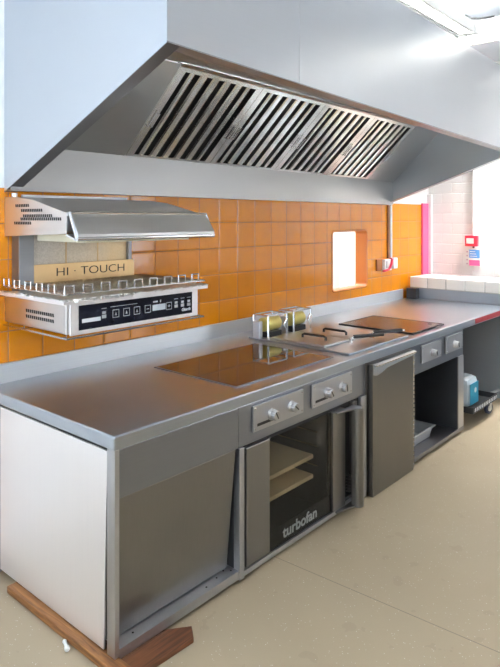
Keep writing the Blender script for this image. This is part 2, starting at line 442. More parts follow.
# ------------------------------------------------------------------ cabinet units under the worktop
def knob(x, z, parent, rot):
    mb = MB()
    mb.lathe([(.029, 0), (.029, .008), (.023, .013), (.0225, .014)], (x, -.002, z), (0, -1, 0), 28)
    mb.lathe([(.0245, .013), (.0255, .017), (.025, .034), (.021, .038)], (x, -.002, z), (0, -1, 0), 28, ridge=.1)
    o = mb.build('knob', M['knob'], parent, 0, True)
    mb = MB(); c, s = math.cos(rot), math.sin(rot)
    mb.hexa([(x+c*u-s*w, y, z+s*u+c*w) for y in (-.0420, -.0395) for u, w in ((-.003, -.019), (.003, -.019), (.003, .019), (-.003, .019))])
    mb.build('knob_pointer', M['black'], parent)
def control_panel(unit, x0, x1, z0, z1, knobs, plate):
    p = box('control_panel', M['steel_post'], unit, x0, x1, -.0035, .008, z0, z1, bevel=.0015)
    for kx, kz, r in knobs: knob(kx, kz, p, r)
    for sx in (x0+.014, x1-.014):
        for sz in (z0+.014, z1-.014):
            mb = MB(); mb.lathe([(.0045, 0), (.0045, .0015), (.002, .003)], (sx, -.0035, sz), (0, -1, 0), 10); mb.build('screw', M['chrome'], p)
    if plate:
        box('rating_label', M['black'], p, x0+.028, x0+.15, -.0042, -.0034, z0+.022, z0+.036)
    return p

u = thing('end_cabinet', (.36, .5, .0), 'steel cabinet at the near end with blank leaning front panel and pale side panel', 'cabinet')
mb = MB(); mb.box(.008, .030, .006, .056, .032, .821); mb.build('corner_post', M['steel_post'], u, .002)
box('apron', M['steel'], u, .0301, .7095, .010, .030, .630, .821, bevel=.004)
# blank front panel: flush at the top, pushed in at the bottom
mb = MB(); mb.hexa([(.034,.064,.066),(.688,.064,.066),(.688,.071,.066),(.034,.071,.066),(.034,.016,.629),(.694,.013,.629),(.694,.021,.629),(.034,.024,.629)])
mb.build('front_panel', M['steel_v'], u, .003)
mb = MB(); mb.xprism(.0301, .7095, [(.006, .022), (.006, .062), (.10, .064), (.10, .058), (.012, .056), (.012, .022)])
mb.build('bottom_rail', M['steel_post'], u, .001)
for x, y in ((.12, .04), (.52, .03), (.60, .045), (.66, .06), (.685, .035)):
    mb = MB(); mb.lathe([(.0045, 0), (.0045, .0012)], (x, y, .0635), (0, 0, 1), 8); mb.build('screw', M['slot'], u)
# pale end panel, slightly sprung off the post at the bottom
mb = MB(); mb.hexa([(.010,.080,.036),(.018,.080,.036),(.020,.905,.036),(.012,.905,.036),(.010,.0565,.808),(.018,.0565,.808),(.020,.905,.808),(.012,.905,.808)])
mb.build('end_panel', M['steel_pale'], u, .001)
box('back_post', M['steel_dark'], u, .012, .05, .906, .95, .02, .82, bevel=.002)
box('inner_box', M['steel_v'], u, .024, .709, .082, .90, .066, .815)

u = thing('oven_cabinet', (1.28, .5, 0), 'open steel cabinet housing the oven below two double knob panels', 'cabinet')
box('apron', M['steel'], u, .7101, 1.8655, .010, .030, .630, .821, bevel=.004)
for x0, x1 in ((.7101, .7445), (1.800, 1.8655)):
    box('upright', M['steel_post'], u, x0, x1, .002, .040, .016, .629, bevel=.002)
mb = MB(); mb.xprism(.7446, 1.7999, [(.004, .022), (.004, .046), (.05, .050), (.05, .022)]); mb.build('bottom_rail', M['steel_post'], u, .002)
control_panel(u, .802, 1.206, .682, .806, [(.938, .738, .5), (1.100, .738, .9)], True)
control_panel(u, 1.288, 1.690, .682, .806, [(1.428, .738, .6), (1.578, .738, .2)], True)
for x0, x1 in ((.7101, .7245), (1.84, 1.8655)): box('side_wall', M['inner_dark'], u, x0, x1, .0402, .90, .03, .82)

# ---- the oven
u = thing('convection_oven', (1.27, .4, .047), 'built-in convection oven with smoked glass door and big steel handle', 'oven')
X0, X1, Z0, Z1 = .7455, 1.7985, .0515, .6285
mb = MB()   # hollow housing
for b in ((X0, X0+.02, .02, .70, Z0, Z1), (X1-.02, X1, .02, .70, Z0, Z1), (X0+.02, X1-.02, .02, .70, Z0, Z0+.02), (X0+.02, X1-.02, .02, .70, Z1-.02, Z1), (X0+.02, X1-.02, .68, .70, Z0+.02, Z1-.02),
          (1.475, 1.50, .03, .68, Z0+.02, Z1-.02), (X0+.02, .93, .06, .68, Z0+.02, Z1-.02), (1.50, X1-.02, .05, .06, Z0+.02, Z1-.02)): mb.box(*b)
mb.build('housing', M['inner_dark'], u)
box('oven_cavity', M['oven_in'], u, .9305, 1.4745, .60, .64, .09, .60)
for z in (.255, .365):
    mb = MB(); mb.box(.94, 1.40, .07, .58, z, z+.022)
    mb.build('oven_tray', M['tray'], u, .002)
for z in (.30, .41, .49):
    for x in (.938, 1.462):
        mb = MB(); mb.tube([(x, .085, z), (x, .59, z)], .004, 6); mb.build('rack_runner', M['wire'], u)
d = box('door_stile', M['steel_v'], u, .752, .923, -.006, .02, .062, .622, bevel=.003)
g = MB(); g.box(.9235, 1.472, -.003, .006, .062, .618); gd = g.build('door_glass', M['oven_glass'], u, .002)
box('glass_border', M['slot'], gd, .9237, 1.4718, .0065, .012, .062, .155)
text('lettering', 'turbofan', .078, plain('logo_grey', (.20, .205, .21), .45, 0, .02), gd, front_at(1.028, -.0036, .090), offset=.0018, width=.30)
hp = box('handle_plate', M['steel_v'], u, 1.473, 1.600, -.014, .02, .060, .614, bevel=.003)
mb = MB()
# D-shaped grip: a half-round upright carried by a top and a bottom tongue
def dee(z0, z1, x0, y0, y1, r):
    pts = [(x0, y0), (x0, y1)] + [(1.655 + r*math.cos(a), -.062 - r*math.sin(a)) for a in [PI - PI*k/10 for k in range(11)]] + [(1.655+r, y0)]
    mb.prism([(x, y, z0) for x, y in pts], [(x, y, z1) for x, y in pts])
for z in (.052, .606): dee(z, z+.010, 1.490, -.0145, -.03, .034)
pts = [(1.655 + .034*math.cos(a), -.062 - .034*math.sin(a)) for a in [PI - PI*k/12 for k in range(13)]] + [(1.689, -.04), (1.621, -.04)]
mb.prism([(x, y, .0621) for x, y in pts], [(x, y, .6059) for x, y in pts])
mb.build('door_handle', M['steel_v'], hp, .002)
mb = MB(); mb.box(1.735, 1.7445, -.004, .045, .066, .62); mb.box(1.700, 1.735, .0, .045, .61, .62); mb.build('door_seal_frame', M['steel_v'], u, .001)
mb = MB()
for i in range(6): mb.box(1.70, 1.73, .022, .046, .085+i*.018, .092+i*.018)
mb.build('vent_fins', M['steel_v'], u)
mb = MB(); mb.prism([(.75, .07, 0), (1.02, .07, 0), (1.02, .30, 0), (.75, .30, 0)], [(.75, .05, .0215), (1.03, .05, .0215), (1.03, .30, .0215), (.75, .30, .0215)])
o = tag(mb.build('support_block', M['navy'], None, .003), 'dark navy block on the floor beneath the oven', 'support block')

# ---- tall hinged door unit
u = thing('door_cabinet', (2.16, .5, 0), 'steel cabinet with one full-height door and a bright lip handle', 'cabinet')
mb = MB()
for b in ((1.8665, 1.885, .006, .95, .03, .821), (2.4455, 2.462, .006, .95, .03, .821), (1.885, 2.4455, .006, .95, .03, .05), (1.885, 2.4455, .006, .95, .80, .821), (1.885, 2.4455, .93, .95, .05, .80)): mb.box(*b)
mb.build('carcass', M['steel_v'], u, .002)
d = box('door', steel('door_steel', col=(.20, .19, .175), rough=.36, axis='Z'), u, 1.888, 2.434, -.028, .004, .004, .812, bevel=.003)
# lip handle: a bent strip across the top of the door, wider at its left end
mb = MB()
pr = [(1.888, .745), (1.93, .738), (2.00, .748), (2.06, .765), (2.434, .783), (2.434, .814), (1.888, .814)]
mb.prism([(x, -.034, z) for x, z in pr], [(x, -.0282, z) for x, z in pr])
mb.xprism(1.888, 2.434, [(-.05, .800), (-.052, .808), (-.034, .8142), (-.034, .808)])
mb.build('door_handle', M['chrome'], d, .001)
mb = MB(); mb.box(2.4345, 2.4445, -.022, .005, .004, .812); mb.build('hinge_leaf', M['steel_dark'], d)
mb = MB()
for i in range(27):
    z = .02 + i*.0292; mb.lathe([(.0065, 0), (.0065, .021)], (2.4395, -.026, z), (0, 0, 1), 10)
mb.build('hinge_knuckles', M['chrome'], d, 0, True)
box('plinth', M['inner_dark'], u, 1.87, 2.45, .12, .16, 0, .029)

# ---- open cabinet at the far end of the run
u = thing('open_cabinet', (2.92, .4, 0), 'open-fronted steel cabinet with two single knob panels and dark inside', 'cabinet')
box('apron', M['steel'], u, 2.4625, 3.385, .010, .030, .618, .821, bevel=.002)
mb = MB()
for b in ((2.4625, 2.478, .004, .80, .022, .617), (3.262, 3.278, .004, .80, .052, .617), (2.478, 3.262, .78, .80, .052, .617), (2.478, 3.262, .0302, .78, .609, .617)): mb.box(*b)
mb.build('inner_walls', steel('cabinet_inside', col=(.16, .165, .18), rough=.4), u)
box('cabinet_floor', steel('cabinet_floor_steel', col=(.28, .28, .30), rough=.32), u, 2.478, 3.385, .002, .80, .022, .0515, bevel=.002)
box('upright', M['steel_post'], u, 3.2785, 3.385, .004, .060, .052, .617, bevel=.002)
box('side_panel', M['steel_dark'], u, 3.365, 3.384, .0602, .90, .052, .82)
control_panel(u, 2.62, 2.945, .682, .806, [(2.788, .733, .5)], False)
control_panel(u, 3.03, 3.345, .682, .806, [(3.184, .733, .3)], False)
for x, y in ((2.52, .08), (3.34, .10), (2.52, .72), (3.34, .72)):
    mb = MB(); mb.lathe([(.018, 0), (.018, .022)], (x, y, 0), (0, 0, 1), 12); mb.build('foot', M['inner_dark'], u)

# ---- what stands in the open cabinet
def tray(name, x0, x1, y0, y1, z0, h, m, label, cat, taper=.018):
    t = thing(name, ((x0+x1)/2, (y0+y1)/2, z0), label, cat)
    mb = MB(); w = .004
    bot = [(x0+taper, y0+taper, z0), (x1-taper, y0+taper, z0), (x1-taper, y1-taper, z0), (x0+taper, y1-taper, z0)]
    top = [(x0, y0, z0+h), (x1, y0, z0+h), (x1, y1, z0+h), (x0, y1, z0+h)]
    ib = [(x0+taper+w, y0+taper+w, z0+w), (x1-taper-w, y0+taper+w, z0+w), (x1-taper-w, y1-taper-w, z0+w), (x0+taper+w, y1-taper-w, z0+w)]
    it = [(x0+w, y0+w, z0+h), (x1-w, y0+w, z0+h), (x1-w, y1-w, z0+h), (x0+w, y1-w, z0+h)]
    V = [[mb.bm.verts.new(p) for p in r] for r in (bot, top, it, ib)]
    mb.bm.faces.new(V[0][::-1]); mb.bm.faces.new(V[3])
    for a, b in zip(V, V[1:]):
        for i in range(4): mb.bm.faces.new((a[i], a[(i+1) % 4], b[(i+1) % 4], b[i]))
    mb.build('pan_body', m, t, .004)
    mb = MB(); e = .012
    mb.tube([(x0-e, y0-e, z0+h), (x1+e, y0-e, z0+h), (x1+e, y1+e, z0+h), (x0-e, y1+e, z0+h)], .006, 8, closed=True)
    for q in ((x0-e, x1+e, y0-e, y0+.003), (x0-e, x1+e, y1-.003, y1+e), (x0-e, x0+.003, y0, y1), (x1-.003, x1+e, y0, y1)): mb.box(*q, z0+h-.002, z0+h+.002)
    mb.build('pan_rim', m, t)
tray('oven_pan', 2.62, 2.99, .085, .38, .052, .085, M['alu'], 'bright aluminium pan at the front of the open cabinet floor', 'pan')
tray('roasting_tin', 2.66, 3.12, .44, .74, .052, .19, M['inner_dark'], 'tall dark tin behind the bright pan in the open cabinet', 'tin')

# ------------------------------------------------------------------ set into the worktop
u = thing('induction_hob', (1.22, .42, ZT), 'black-brown glass induction hob set flush in the worktop', 'hob')
mb = MB(); mb.box(.800, 1.635, .105, .700, ZT+.0005, ZT+.005); mb.build('hob_glass', M['hob'], u, .002)
mb = MB()
for b in ((.790, 1.645, .095, .1045), (.790, 1.645, .7005, .71), (.790, .7995, .1045, .7005), (1.6355, 1.645, .1045, .7005)): mb.box(*b, ZT+.0003, ZT+.006)
mb.build('hob_trim', M['steel'], u, .001)

u = thing('fryer', (2.1, .40, ZT), 'drop-in twin fryer with flat steel lids and black bow handles', 'fryer')
mb = MB(); mb.box(1.755, 2.53, .055, .86, ZT+.0005, ZT+.012); mb.build('fryer_top', M['steel_top'], u, .003)
def bow(cx, cy, z, dx, dy, h, r, name, parent):
    mb = MB(); pts = [(cx-dx, cy-dy, z), (cx-dx, cy-dy, z+h*.7), (cx-dx*.86, cy-dy*.86, z+h), (cx+dx*.86, cy+dy*.86, z+h), (cx+dx, cy+dy, z+h*.7), (cx+dx, cy+dy, z)]
    mb.tube(pts, r, 8); return mb.build(name, M['black'], parent, 0, True)
for x0, x1, hx in ((1.79, 2.08, 1.93), (2.095, 2.40, 2.18)):
    ld = box('lid', M['copper'], u, x0, x1, .255, .685, ZT+.0125, ZT+.026, bevel=.003)
    bow(hx, .435, ZT+.0261, .0, .092, .024, .0085, 'lid_handle', ld)
# lift-out element heads in wire cages at the back
for cx in (1.90, 2.185):
    hd = MB(); hd.xprism(cx-.10, cx+.055, [(.77+.048*math.cos(q*PI/8), ZT+.098+.048*math.sin(q*PI/8)) for q in range(16)]); ho = hd.build('element_head', M['yellow'], u, .004, True)
    hb = MB(); hb.box(cx-.10, cx+.055, .725, .81, ZT+.0125, ZT+.049); hb.build('head_base', M['inner_dark'], ho, .003)
    mb = MB(); a0, a1, b0, b1, z1 = cx-.125, cx+.08, .70, .83, ZT+.165
    for (x, y) in ((a0, b0), (a1, b0), (a1, b1), (a0, b1)): mb.tube([(x, y, ZT+.0125), (x, y, z1)], .0075, 8)
    mb.tube([(a0, b0, z1), (a1, b0, z1), (a1, b1, z1), (a0, b1, z1)], .0065, 8, closed=True)
    mb.tube([(a1-.0, b0, ZT+.05), (a1-.045, b0-.004, ZT+.09), (a1-.0, b0, ZT+.13)], .006, 8)
    mb.build('head_cage', M['chrome'], ho, 0, True)
    sv = MB(); sv.box(a0-.045, a0-.01, .74, .80, ZT+.0125, ZT+.13); sv.build('side_box', M['alu'], ho, .004)
# two black grips of the fry baskets lying forward over the plate
def basket(cx, cy, label):
    t = thing('basket_handle', (cx, cy, ZT), label, 'basket handle')
    p = lambda f, z: (cx+.207*f, cy-.10*f, ZT+z)
    mb = MB(); mb.tube([p(0, .048), p(1, .046)], .0125, 10); mb.build('grip', M['black'], t, 0, True)
    mb = MB(); mb.tube([p(.01, .048), p(-.07, .046), p(-.09, .0125)], .0055, 8); mb.lathe([(.018, 0), (.018, .003)], p(-.09, .0123), (0, 0, 1), 12)
    mb.build('handle_stem', M['chrome'], t, 0, True)
    mb = MB(); mb.tube([p(1.0, .046), p(1.10, .0455)], .0055, 8); mb.build('handle_tip', M['chrome'], t, 0, True)
basket(2.065, .212, 'black tubular basket handle lying over the steel fryer plate, nearer the oven')
basket(2.290, .190, 'black tubular basket handle lying next to the griddle plate corner')

u = thing('griddle', (2.95, .4, ZT), 'dark flat iron griddle plate sunk in the far worktop', 'griddle')
mb = MB(); mb.box(2.625, 3.125, .075, .665, ZT+.0005, ZT+.010); mb.build('griddle_plate', M['griddle'], u, .003)
mb = MB()
for b in ((2.61, 3.14, .06, .0745), (2.61, 3.14, .6655, .68), (2.61, 2.6245, .0745, .6655), (3.1255, 3.14, .0745, .6655)): mb.box(*b, ZT+.0005, ZT+.0115)
mb.build('griddle_surround', M['inner_dark'], u, .002)
mb = MB(); mb.lathe([(.017, 0), (.017, .0012)], (3.06, .14, ZT+.0101), (0, 0, 1), 16); mb.build('drain_hole', M['slot'], u)

# ------------------------------------------------------------------ salamander grill on the tiled wall
u = thing('salamander_grill', (.52, 1.05, 1.17), 'wall-mounted salamander grill with tilted steel cover and black touch panel', 'grill')
SX0, SX1, SY = .112, .917, .50
mb = MB(); mb.box(SX0, SX1, SY, 1.058, 1.182, 1.322); mb.build('grill_body', steel('grill_steel', col=(.66, .63, .62), rough=.3), u, .006)
fr = box('front_fascia', M['steel_pale'], u, SX0+.015, SX1-.002, SY-.008, SY-.0002, 1.176, 1.334, bevel=.003)
pn = box('touch_panel', M['panel_black'], u, SX0+.058, SX1-.046, SY-.0105, SY-.0082, 1.196, 1.308, bevel=.001)
# printed marks of the touch panel
yb = SY-.0108
def mark(mb, x0, x1, z0, z1): mb.box(x0, x1, yb-.0004, yb+.0003, z0, z1)
mb = MB(); mark(mb, .186, .286, 1.228, 1.246); mb.build('badge', M['print'], pn)
mb = MB()
def key(x, z, s=.019):
    f = .0028
    mark(mb, x-s, x+s, z-s, z-s+f); mark(mb, x-s, x+s, z+s-f, z+s); mark(mb, x-s, x-s+f, z-s+f, z+s-f); mark(mb, x+s-f, x+s, z-s+f, z+s-f)
for x in (.372, .435, .498, .566, .706): key(x, 1.25)
for x in (.372, .435, .498): mb.prism([(x-.006, yb-.0004, 1.242), (x+.006, yb-.0004, 1.242), (x, yb-.0004, 1.258)], [(x-.006, yb+.0002, 1.242), (x+.006, yb+.0002, 1.242), (x, yb+.0002, 1.258)])
mark(mb, .558, .574, 1.2485, 1.2515); mark(mb, .698, .714, 1.2485, 1.2515); mark(mb, .7045, .7075, 1.243, 1.2575)
for x in (.305, .755, .800, .845):
    mark(mb, x-.012, x+.012, 1.236, 1.252); mark(mb, x-.010, x+.010, 1.256, 1.268); mark(mb, x-.014, x+.014, 1.280, 1.283)
mark(mb, .34, .50, 1.283, 1.2855); mark(mb, .60, .63, 1.277, 1.285); mark(mb, .645, .652, 1.275, 1.287)
mb.build('key_symbols', M['print_grey'], pn)
mb = MB(); mark(mb, .596, .682, 1.236, 1.266); mb.build('display', M['lcd'], pn)
text('lettering', 'Giorik', .022, M['print'], pn, front_at(.795, yb-.0001, 1.2125), offset=.0006, shear=.25, width=.066)
# side louvres, lower body
mb = MB()
for z in (1.225, 1.252):
    for i in range(14): 
        y = .60+i*.018; mb.hexa([(SX0-.0012, y, z), (SX0+.002, y, z), (SX0+.002, y+.011, z), (SX0-.0012, y+.011, z), (SX0-.0012, y+.004, z+.015), (SX0+.002, y+.004, z+.015), (SX0+.002, y+.015, z+.015), (SX0-.0012, y+.015, z+.015)])
mb.build('side_louvres', M['slot'], u)
# thin guard wire under the body
mb = MB(); mb.tube([(SX0-.01, 1.05, 1.168), (SX0-.01, SY-.02, 1.168), (SX1+.03, SY-.02, 1.168), (SX1+.03, 1.05, 1.168)], .0042, 6); 
for x, y in ((SX0+.02, .9), (SX0+.02, .53), (SX1-.02, .53), (SX1-.02, .9)): mb.tube([(x, y, 1.183), (x, y, 1.166), (x-.03 if x < .5 else x+.05, y, 1.168)], .003, 6)
mb.build('guard_wire', M['wire'], u, 0, True)
# shelf tray over the body
mb = MB(); mb.box(.07, .955, SY-.045, 1.05, 1.3225, 1.329); mb.xprism(.07, .955, [(SY-.045, 1.329), (SY-.045, 1.345), (SY-.041, 1.345), (SY-.041, 1.329)])
mb.box(.07, .074, SY-.041, 1.05, 1.329, 1.343); mb.box(.951, .955, SY-.041, 1.05, 1.329, 1.343)
mb.build('shelf_tray', M['steel_pale'], u, .001)
# back panel, lettered strip and posts
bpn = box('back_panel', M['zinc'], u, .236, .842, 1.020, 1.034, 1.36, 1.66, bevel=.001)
for x in (.437, .640): box('panel_seam', M['straw'], bpn, x-.003, x+.003, 1.016, 1.0198, 1.455, 1.65)
st = box('slotted_strip', M['straw'], u, .232, .872, .985, .992, 1.352, 1.463, bevel=.001)
text('lettering', 'HI · TOUCH', .062, M['slot'], st, front_at(.36, .9845, 1.398), offset=-.0005, width=.44)
for x0, x1 in ((.150, .2315), (.8425, .865)): box('post', M['steel_dark'], u, x0, x1, .985 if x0 < .5 else 1.0, 1.058, 1.323, 1.70, bevel=.002)
# cover
CX0, CX1 = .112, .950
prof = [(1.058, 1.612), (.50, 1.632), (.50, 1.645), (.495, 1.725), (.78, 1.789), (.93, 1.806), (1.058, 1.81)]
cv = MB()
cv.xprism(CX0, CX0+.004, prof); cv.xprism(CX1-.004, CX1, prof)
cv.xprism(CX0+.004, CX1-.004, [(.495, 1.725), (.78, 1.789), (.93, 1.806), (1.058, 1.81), (1.058, 1.805), (.93, 1.801), (.78, 1.784), (.495, 1.720)])
cv.xprism(CX0+.004, CX1-.004, [(.495, 1.72), (.50, 1.645), (.506, 1.645), (.501, 1.72)])
co = cv.build('cover', steel('cover_steel', col=(.74, .72, .71), rough=.4), u, .001)
# flared front grip of the cover, its hollow end open to the side
mb = MB(); mb.xprism(CX0-.002, CX1+.004, [(.470, 1.7285), (.497, 1.7285), (.497, 1.712), (.470, 1.718), (.415, 1.628), (.425, 1.612), (.500, 1.632), (.500, 1.622), (.425, 1.602), (.405, 1.612), (.404, 1.632)])
mb.build('cover_grip', steel('grip_steel', col=(.70, .70, .70), rough=.42), co, .001)
mb = MB(); mb.tube([(CX0-.003, .468, 1.727), (CX1+.005, .468, 1.727)], .006, 8); mb.tube([(CX0-.003, .412, 1.612), (CX1+.005, .412, 1.612)], .011, 10)
mb.tube([(CX1+.004, .468, 1.727), (CX1+.004, .412, 1.612)], .005, 8); mb.tube([(CX0-.002, .468, 1.727), (CX0-.002, .412, 1.612)], .008, 8)
mb.build('grip_edges', M['chrome'], co, 0, True)
mb = MB()
for z, y0, n in ((1.757, .82, 8), (1.733, .70, 12), (1.707, .615, 16), (1.692, .54, 22), (1.672, .80, 10)):
    for i in range(n):
        y = y0+i*.0165
        if y > 1.0: break
        mb.hexa([(CX0-.0012, y, z), (CX0+.002, y, z), (CX0+.002, y+.010, z), (CX0-.0012, y+.010, z), (CX0-.0012, y+.003, z+.014), (CX0+.002, y+.003, z+.014), (CX0+.002, y+.013, z+.014), (CX0-.0012, y+.013, z+.014)])
mb.build('side_louvres', M['slot'], co)
box('heating_plate', M['cream'], u, .24, .90, .545, .97, 1.588, 1.625, bevel=.003)
box('rear_flange', M['white_pl'], u, .20, .86, 1.035, 1.058, 1.8105, 1.824, bevel=.001)
# wire rack: a fence of square teeth round a deck of rods
rk = thing('wire_rack', (.52, .75, 1.345), 'chrome wire grid with raised toothed fence on top of the grill', 'rack')
mb = MB(); x0, x1, y0, y1, zb, zt = .085, .945, SY-.030, 1.01, 1.368, 1.404
for i in range(44):
    x = x0+.01+i*(x1-x0-.02)/43; mb.tube([(x, y0, zb), (x, y1, zb)], .0024, 5)
mb.tube([(x0, y0, zb-.004), (x1, y0, zb-.004), (x1, y1, zb-.004), (x0, y1, zb-.004)], .0035, 6, closed=True)
for y in (.62, .78, .92): mb.tube([(x0, y, zb-.0045), (x1, y, zb-.0045)], .003, 6)
mb.build('rack_deck', M['wire'], rk)
def teeth(p0, p1, n):
    pts = []; p0, p1 = Vector(p0), Vector(p1)
    for i in range(n):
        a = p0.lerp(p1, i/n); b = p0.lerp(p1, (i+.5)/n); c = p0.lerp(p1, (i+1)/n)
        up = Vector((0, 0, zt-zb)); pts += [a, a+up, b+up, b]
    return pts
mb = MB(); mb.tube(teeth((x0, y0, zb), (x1, y0, zb), 9), .0042, 6); mb.tube(teeth((x0, y1, zb), (x0, y0+.03, zb), 5), .003, 6)
mb.build('rack_fence', M['wire'], rk)
# foil under the rack, crumpled over the tray edge
mb = MB(); bm = mb.bm; nx, ny = 70, 40; grid = []
rnd = random.Random(3)
for i in range(nx+1):
    row = []
    for j in range(ny+1):
        x = .060+(.945-.060)*i/nx; y = SY-.066+(1.005-SY+.066)*j/ny
        edge = min(i, nx-i, j)/6.0; z = 1.3375+rnd.uniform(-.0012, .0012)
        if edge < 1:
            z = 1.3375 + (1-edge)*rnd.uniform(.002, .013); x += rnd.uniform(-.006, .006); y += rnd.uniform(-.008, .004)
            if y < SY-.047 and i < 30: z -= rnd.uniform(0, .012)
            if y < SY-.04: z = max(z, 1.3465) if y > SY-.05 else z
        row.append(bm.verts.new((x, y, z)))
    grid.append(row)
for i in range(nx):
    for j in range(ny): bm.faces.new((grid[i][j], grid[i+1][j], grid[i+1][j+1], grid[i][j+1]))
o = mb.build('foil_liner', M['foil']); tag(o, 'crumpled silver foil lining the tray under the wire grid', 'foil')
sm = o.modifiers.new('thick', 'SOLIDIFY'); sm.thickness = .0008

# ------------------------------------------------------------------ extractor hood
u = thing('extractor_hood', (2.1, .5, 1.835), 'huge stainless extractor hood hanging over the whole worktop', 'hood')
HX0_, HX1_, YW, YH = .110, 4.112, 1.058, -.174
def zf(x): return 2.356 - .0215*(x-.11)       # front lip runs very slightly downhill
def zb_(x): return 1.835 + .0030*(x-.11)
def ztop(x): return 3.035 - .0215*(x-.11)
XM = .936       # joint of the two front sheets
def sheet(mb, pts, n, th):
    """flat or bent sheet: points pushed back by th along n"""
    n = Vector(n)*th; mb.prism([tuple(p) for p in pts], [tuple(Vector(p)+n) for p in pts])
mb = MB(); sheet(mb, [(HX0_, YH, zf(HX0_)), (HX0_, YW, zb_(HX0_)), (HX0_, YW, ztop(HX0_)), (HX0_, YH, ztop(HX0_))], (1, 0, 0), .004)
mb.build('side_panel', steel('hood_side_steel', col=(.60, .64, .69), rough=.4, axis='Y', brush=.015), u)
mb = MB(); sheet(mb, [(HX1_, YH, zf(HX1_)), (HX1_, YW, zb_(HX1_)), (HX1_, YW, ztop(HX1_)), (HX1_, YH, ztop(HX1_))], (-1, 0, 0), .004)
mb.build('side_panel', M['steel_hood_in'], u)
for a, b in ((HX0_+.0041, XM-.0008), (XM+.0008, HX1_-.0041)):
    mb = MB(); sheet(mb, [(a, YH, zf(a)), (b, YH, zf(b)), (b, YH, ztop(b)), (a, YH, ztop(a))], (0, 1, 0), .004)
    mb.build('front_panel', M['steel_hood'], u)
# turned-in lip along the two sides and the front
mb = MB()
LIP = .07
for x0, x1 in ((HX0_+.0001, HX0_+LIP), (HX1_-LIP, HX1_-.0001)):
    mb.prism([(x0, YH+.0001, zf(x0)+.001), (x0, YW, zb_(x0)+.001), (x0, YW, zb_(x0)+.006), (x0, YH+.0001, zf(x0)+.006)],
             [(x1, YH+.0001, zf(x0)+.001), (x1, YW, zb_(x0)+.001), (x1, YW, zb_(x0)+.006), (x1, YH+.0001, zf(x0)+.006)])
a, b = HX0_+.0001, HX1_-.0001
mb.hexa([(a, YH-.0006, zf(a)), (b, YH-.0006, zf(b)), (b, YH+LIP, zf(b)), (a, YH+LIP, zf(a)), (a, YH-.0006, zf(a)+.005), (b, YH-.0006, zf(b)+.005), (b, YH+LIP, zf(b)+.005), (a, YH+LIP, zf(a)+.005)])
for x0 in (HX0_+LIP-.003,): mb.prism([(x0, YH+LIP, zf(x0)), (x0, .97, zb_(x0)+.045), (x0, .97, zb_(x0)+.075), (x0, YH+LIP, zf(x0)+.03)], [(x0+.003, YH+LIP, zf(x0)), (x0+.003, .97, zb_(x0)+.045), (x0+.003, .97, zb_(x0)+.075), (x0+.003, YH+LIP, zf(x0)+.03)])
mb.build('bottom_lip', steel('lip_steel', col=(.34, .34, .35), rough=.35), u)
# rear trough panel, filter plane with its blank ends, roof
YR = 1.0
A, B = HX0_+.0045, HX1_-.0045
PB = (YR, 2.070); PT = (.512, 2.522)           # filter plane in (y, z)
FXA, FXB = .815, 3.600
mb = MB(); mb.xprism(A, B, [(YR, zb_(2)), (YR, 2.070), (YR+.006, 2.070), (YR+.006, zb_(2))]); mb.xprism(A, B, [(YR+.006, zb_(2)), (YW, zb_(2)), (YW, zb_(2)+.006), (YR+.006, zb_(2)+.006)])
mb.build('grease_trough', steel('trough_steel', col=(.40, .40, .395), rough=.40, brush=.02, bump=.005), u)
nv = Vector((0, PB[1]-PT[1], PT[0]-PB[0])).normalized()
if nv.z > 0: nv = -nv                             # faces down and forward
def pl(x, s, d=0): 
    y = PB[0]+(PT[0]-PB[0])*s; z = PB[1]+(PT[1]-PB[1])*s
    return (x, y+nv.y*d, z+nv.z*d)
mb = MB()
for x0, x1 in ((A, FXA-.002), (FXB+.002, B)):
    mb = MB(); mb.prism([pl(x0, 0), pl(x1, 0), pl(x1, 1.0), pl(x0, 1.0)], [pl(x0, 0, -.006), pl(x1, 0, -.006), pl(x1, 1.0, -.006), pl(x0, 1.0, -.006)])
    mb.build('blank_panel', M['steel_hood_in'], u)
mb = MB()
mb.xprism(A, B, [(YH+.0045, 2.530), (PT[0], 2.530), (PT[0], 2.536), (YH+.0045, 2.536)])
mb.prism([pl(FXA, .985, .004), pl(FXB, .985, .004), pl(FXB, 1.03, .030), pl(FXA, 1.03, .030)], [pl(FXA, 1.0, .0), pl(FXB, 1.0, .0), pl(FXB, 1.03, .02), pl(FXA, 1.03, .02)])
mb.build('hood_roof', M['steel_hood_in'], u)
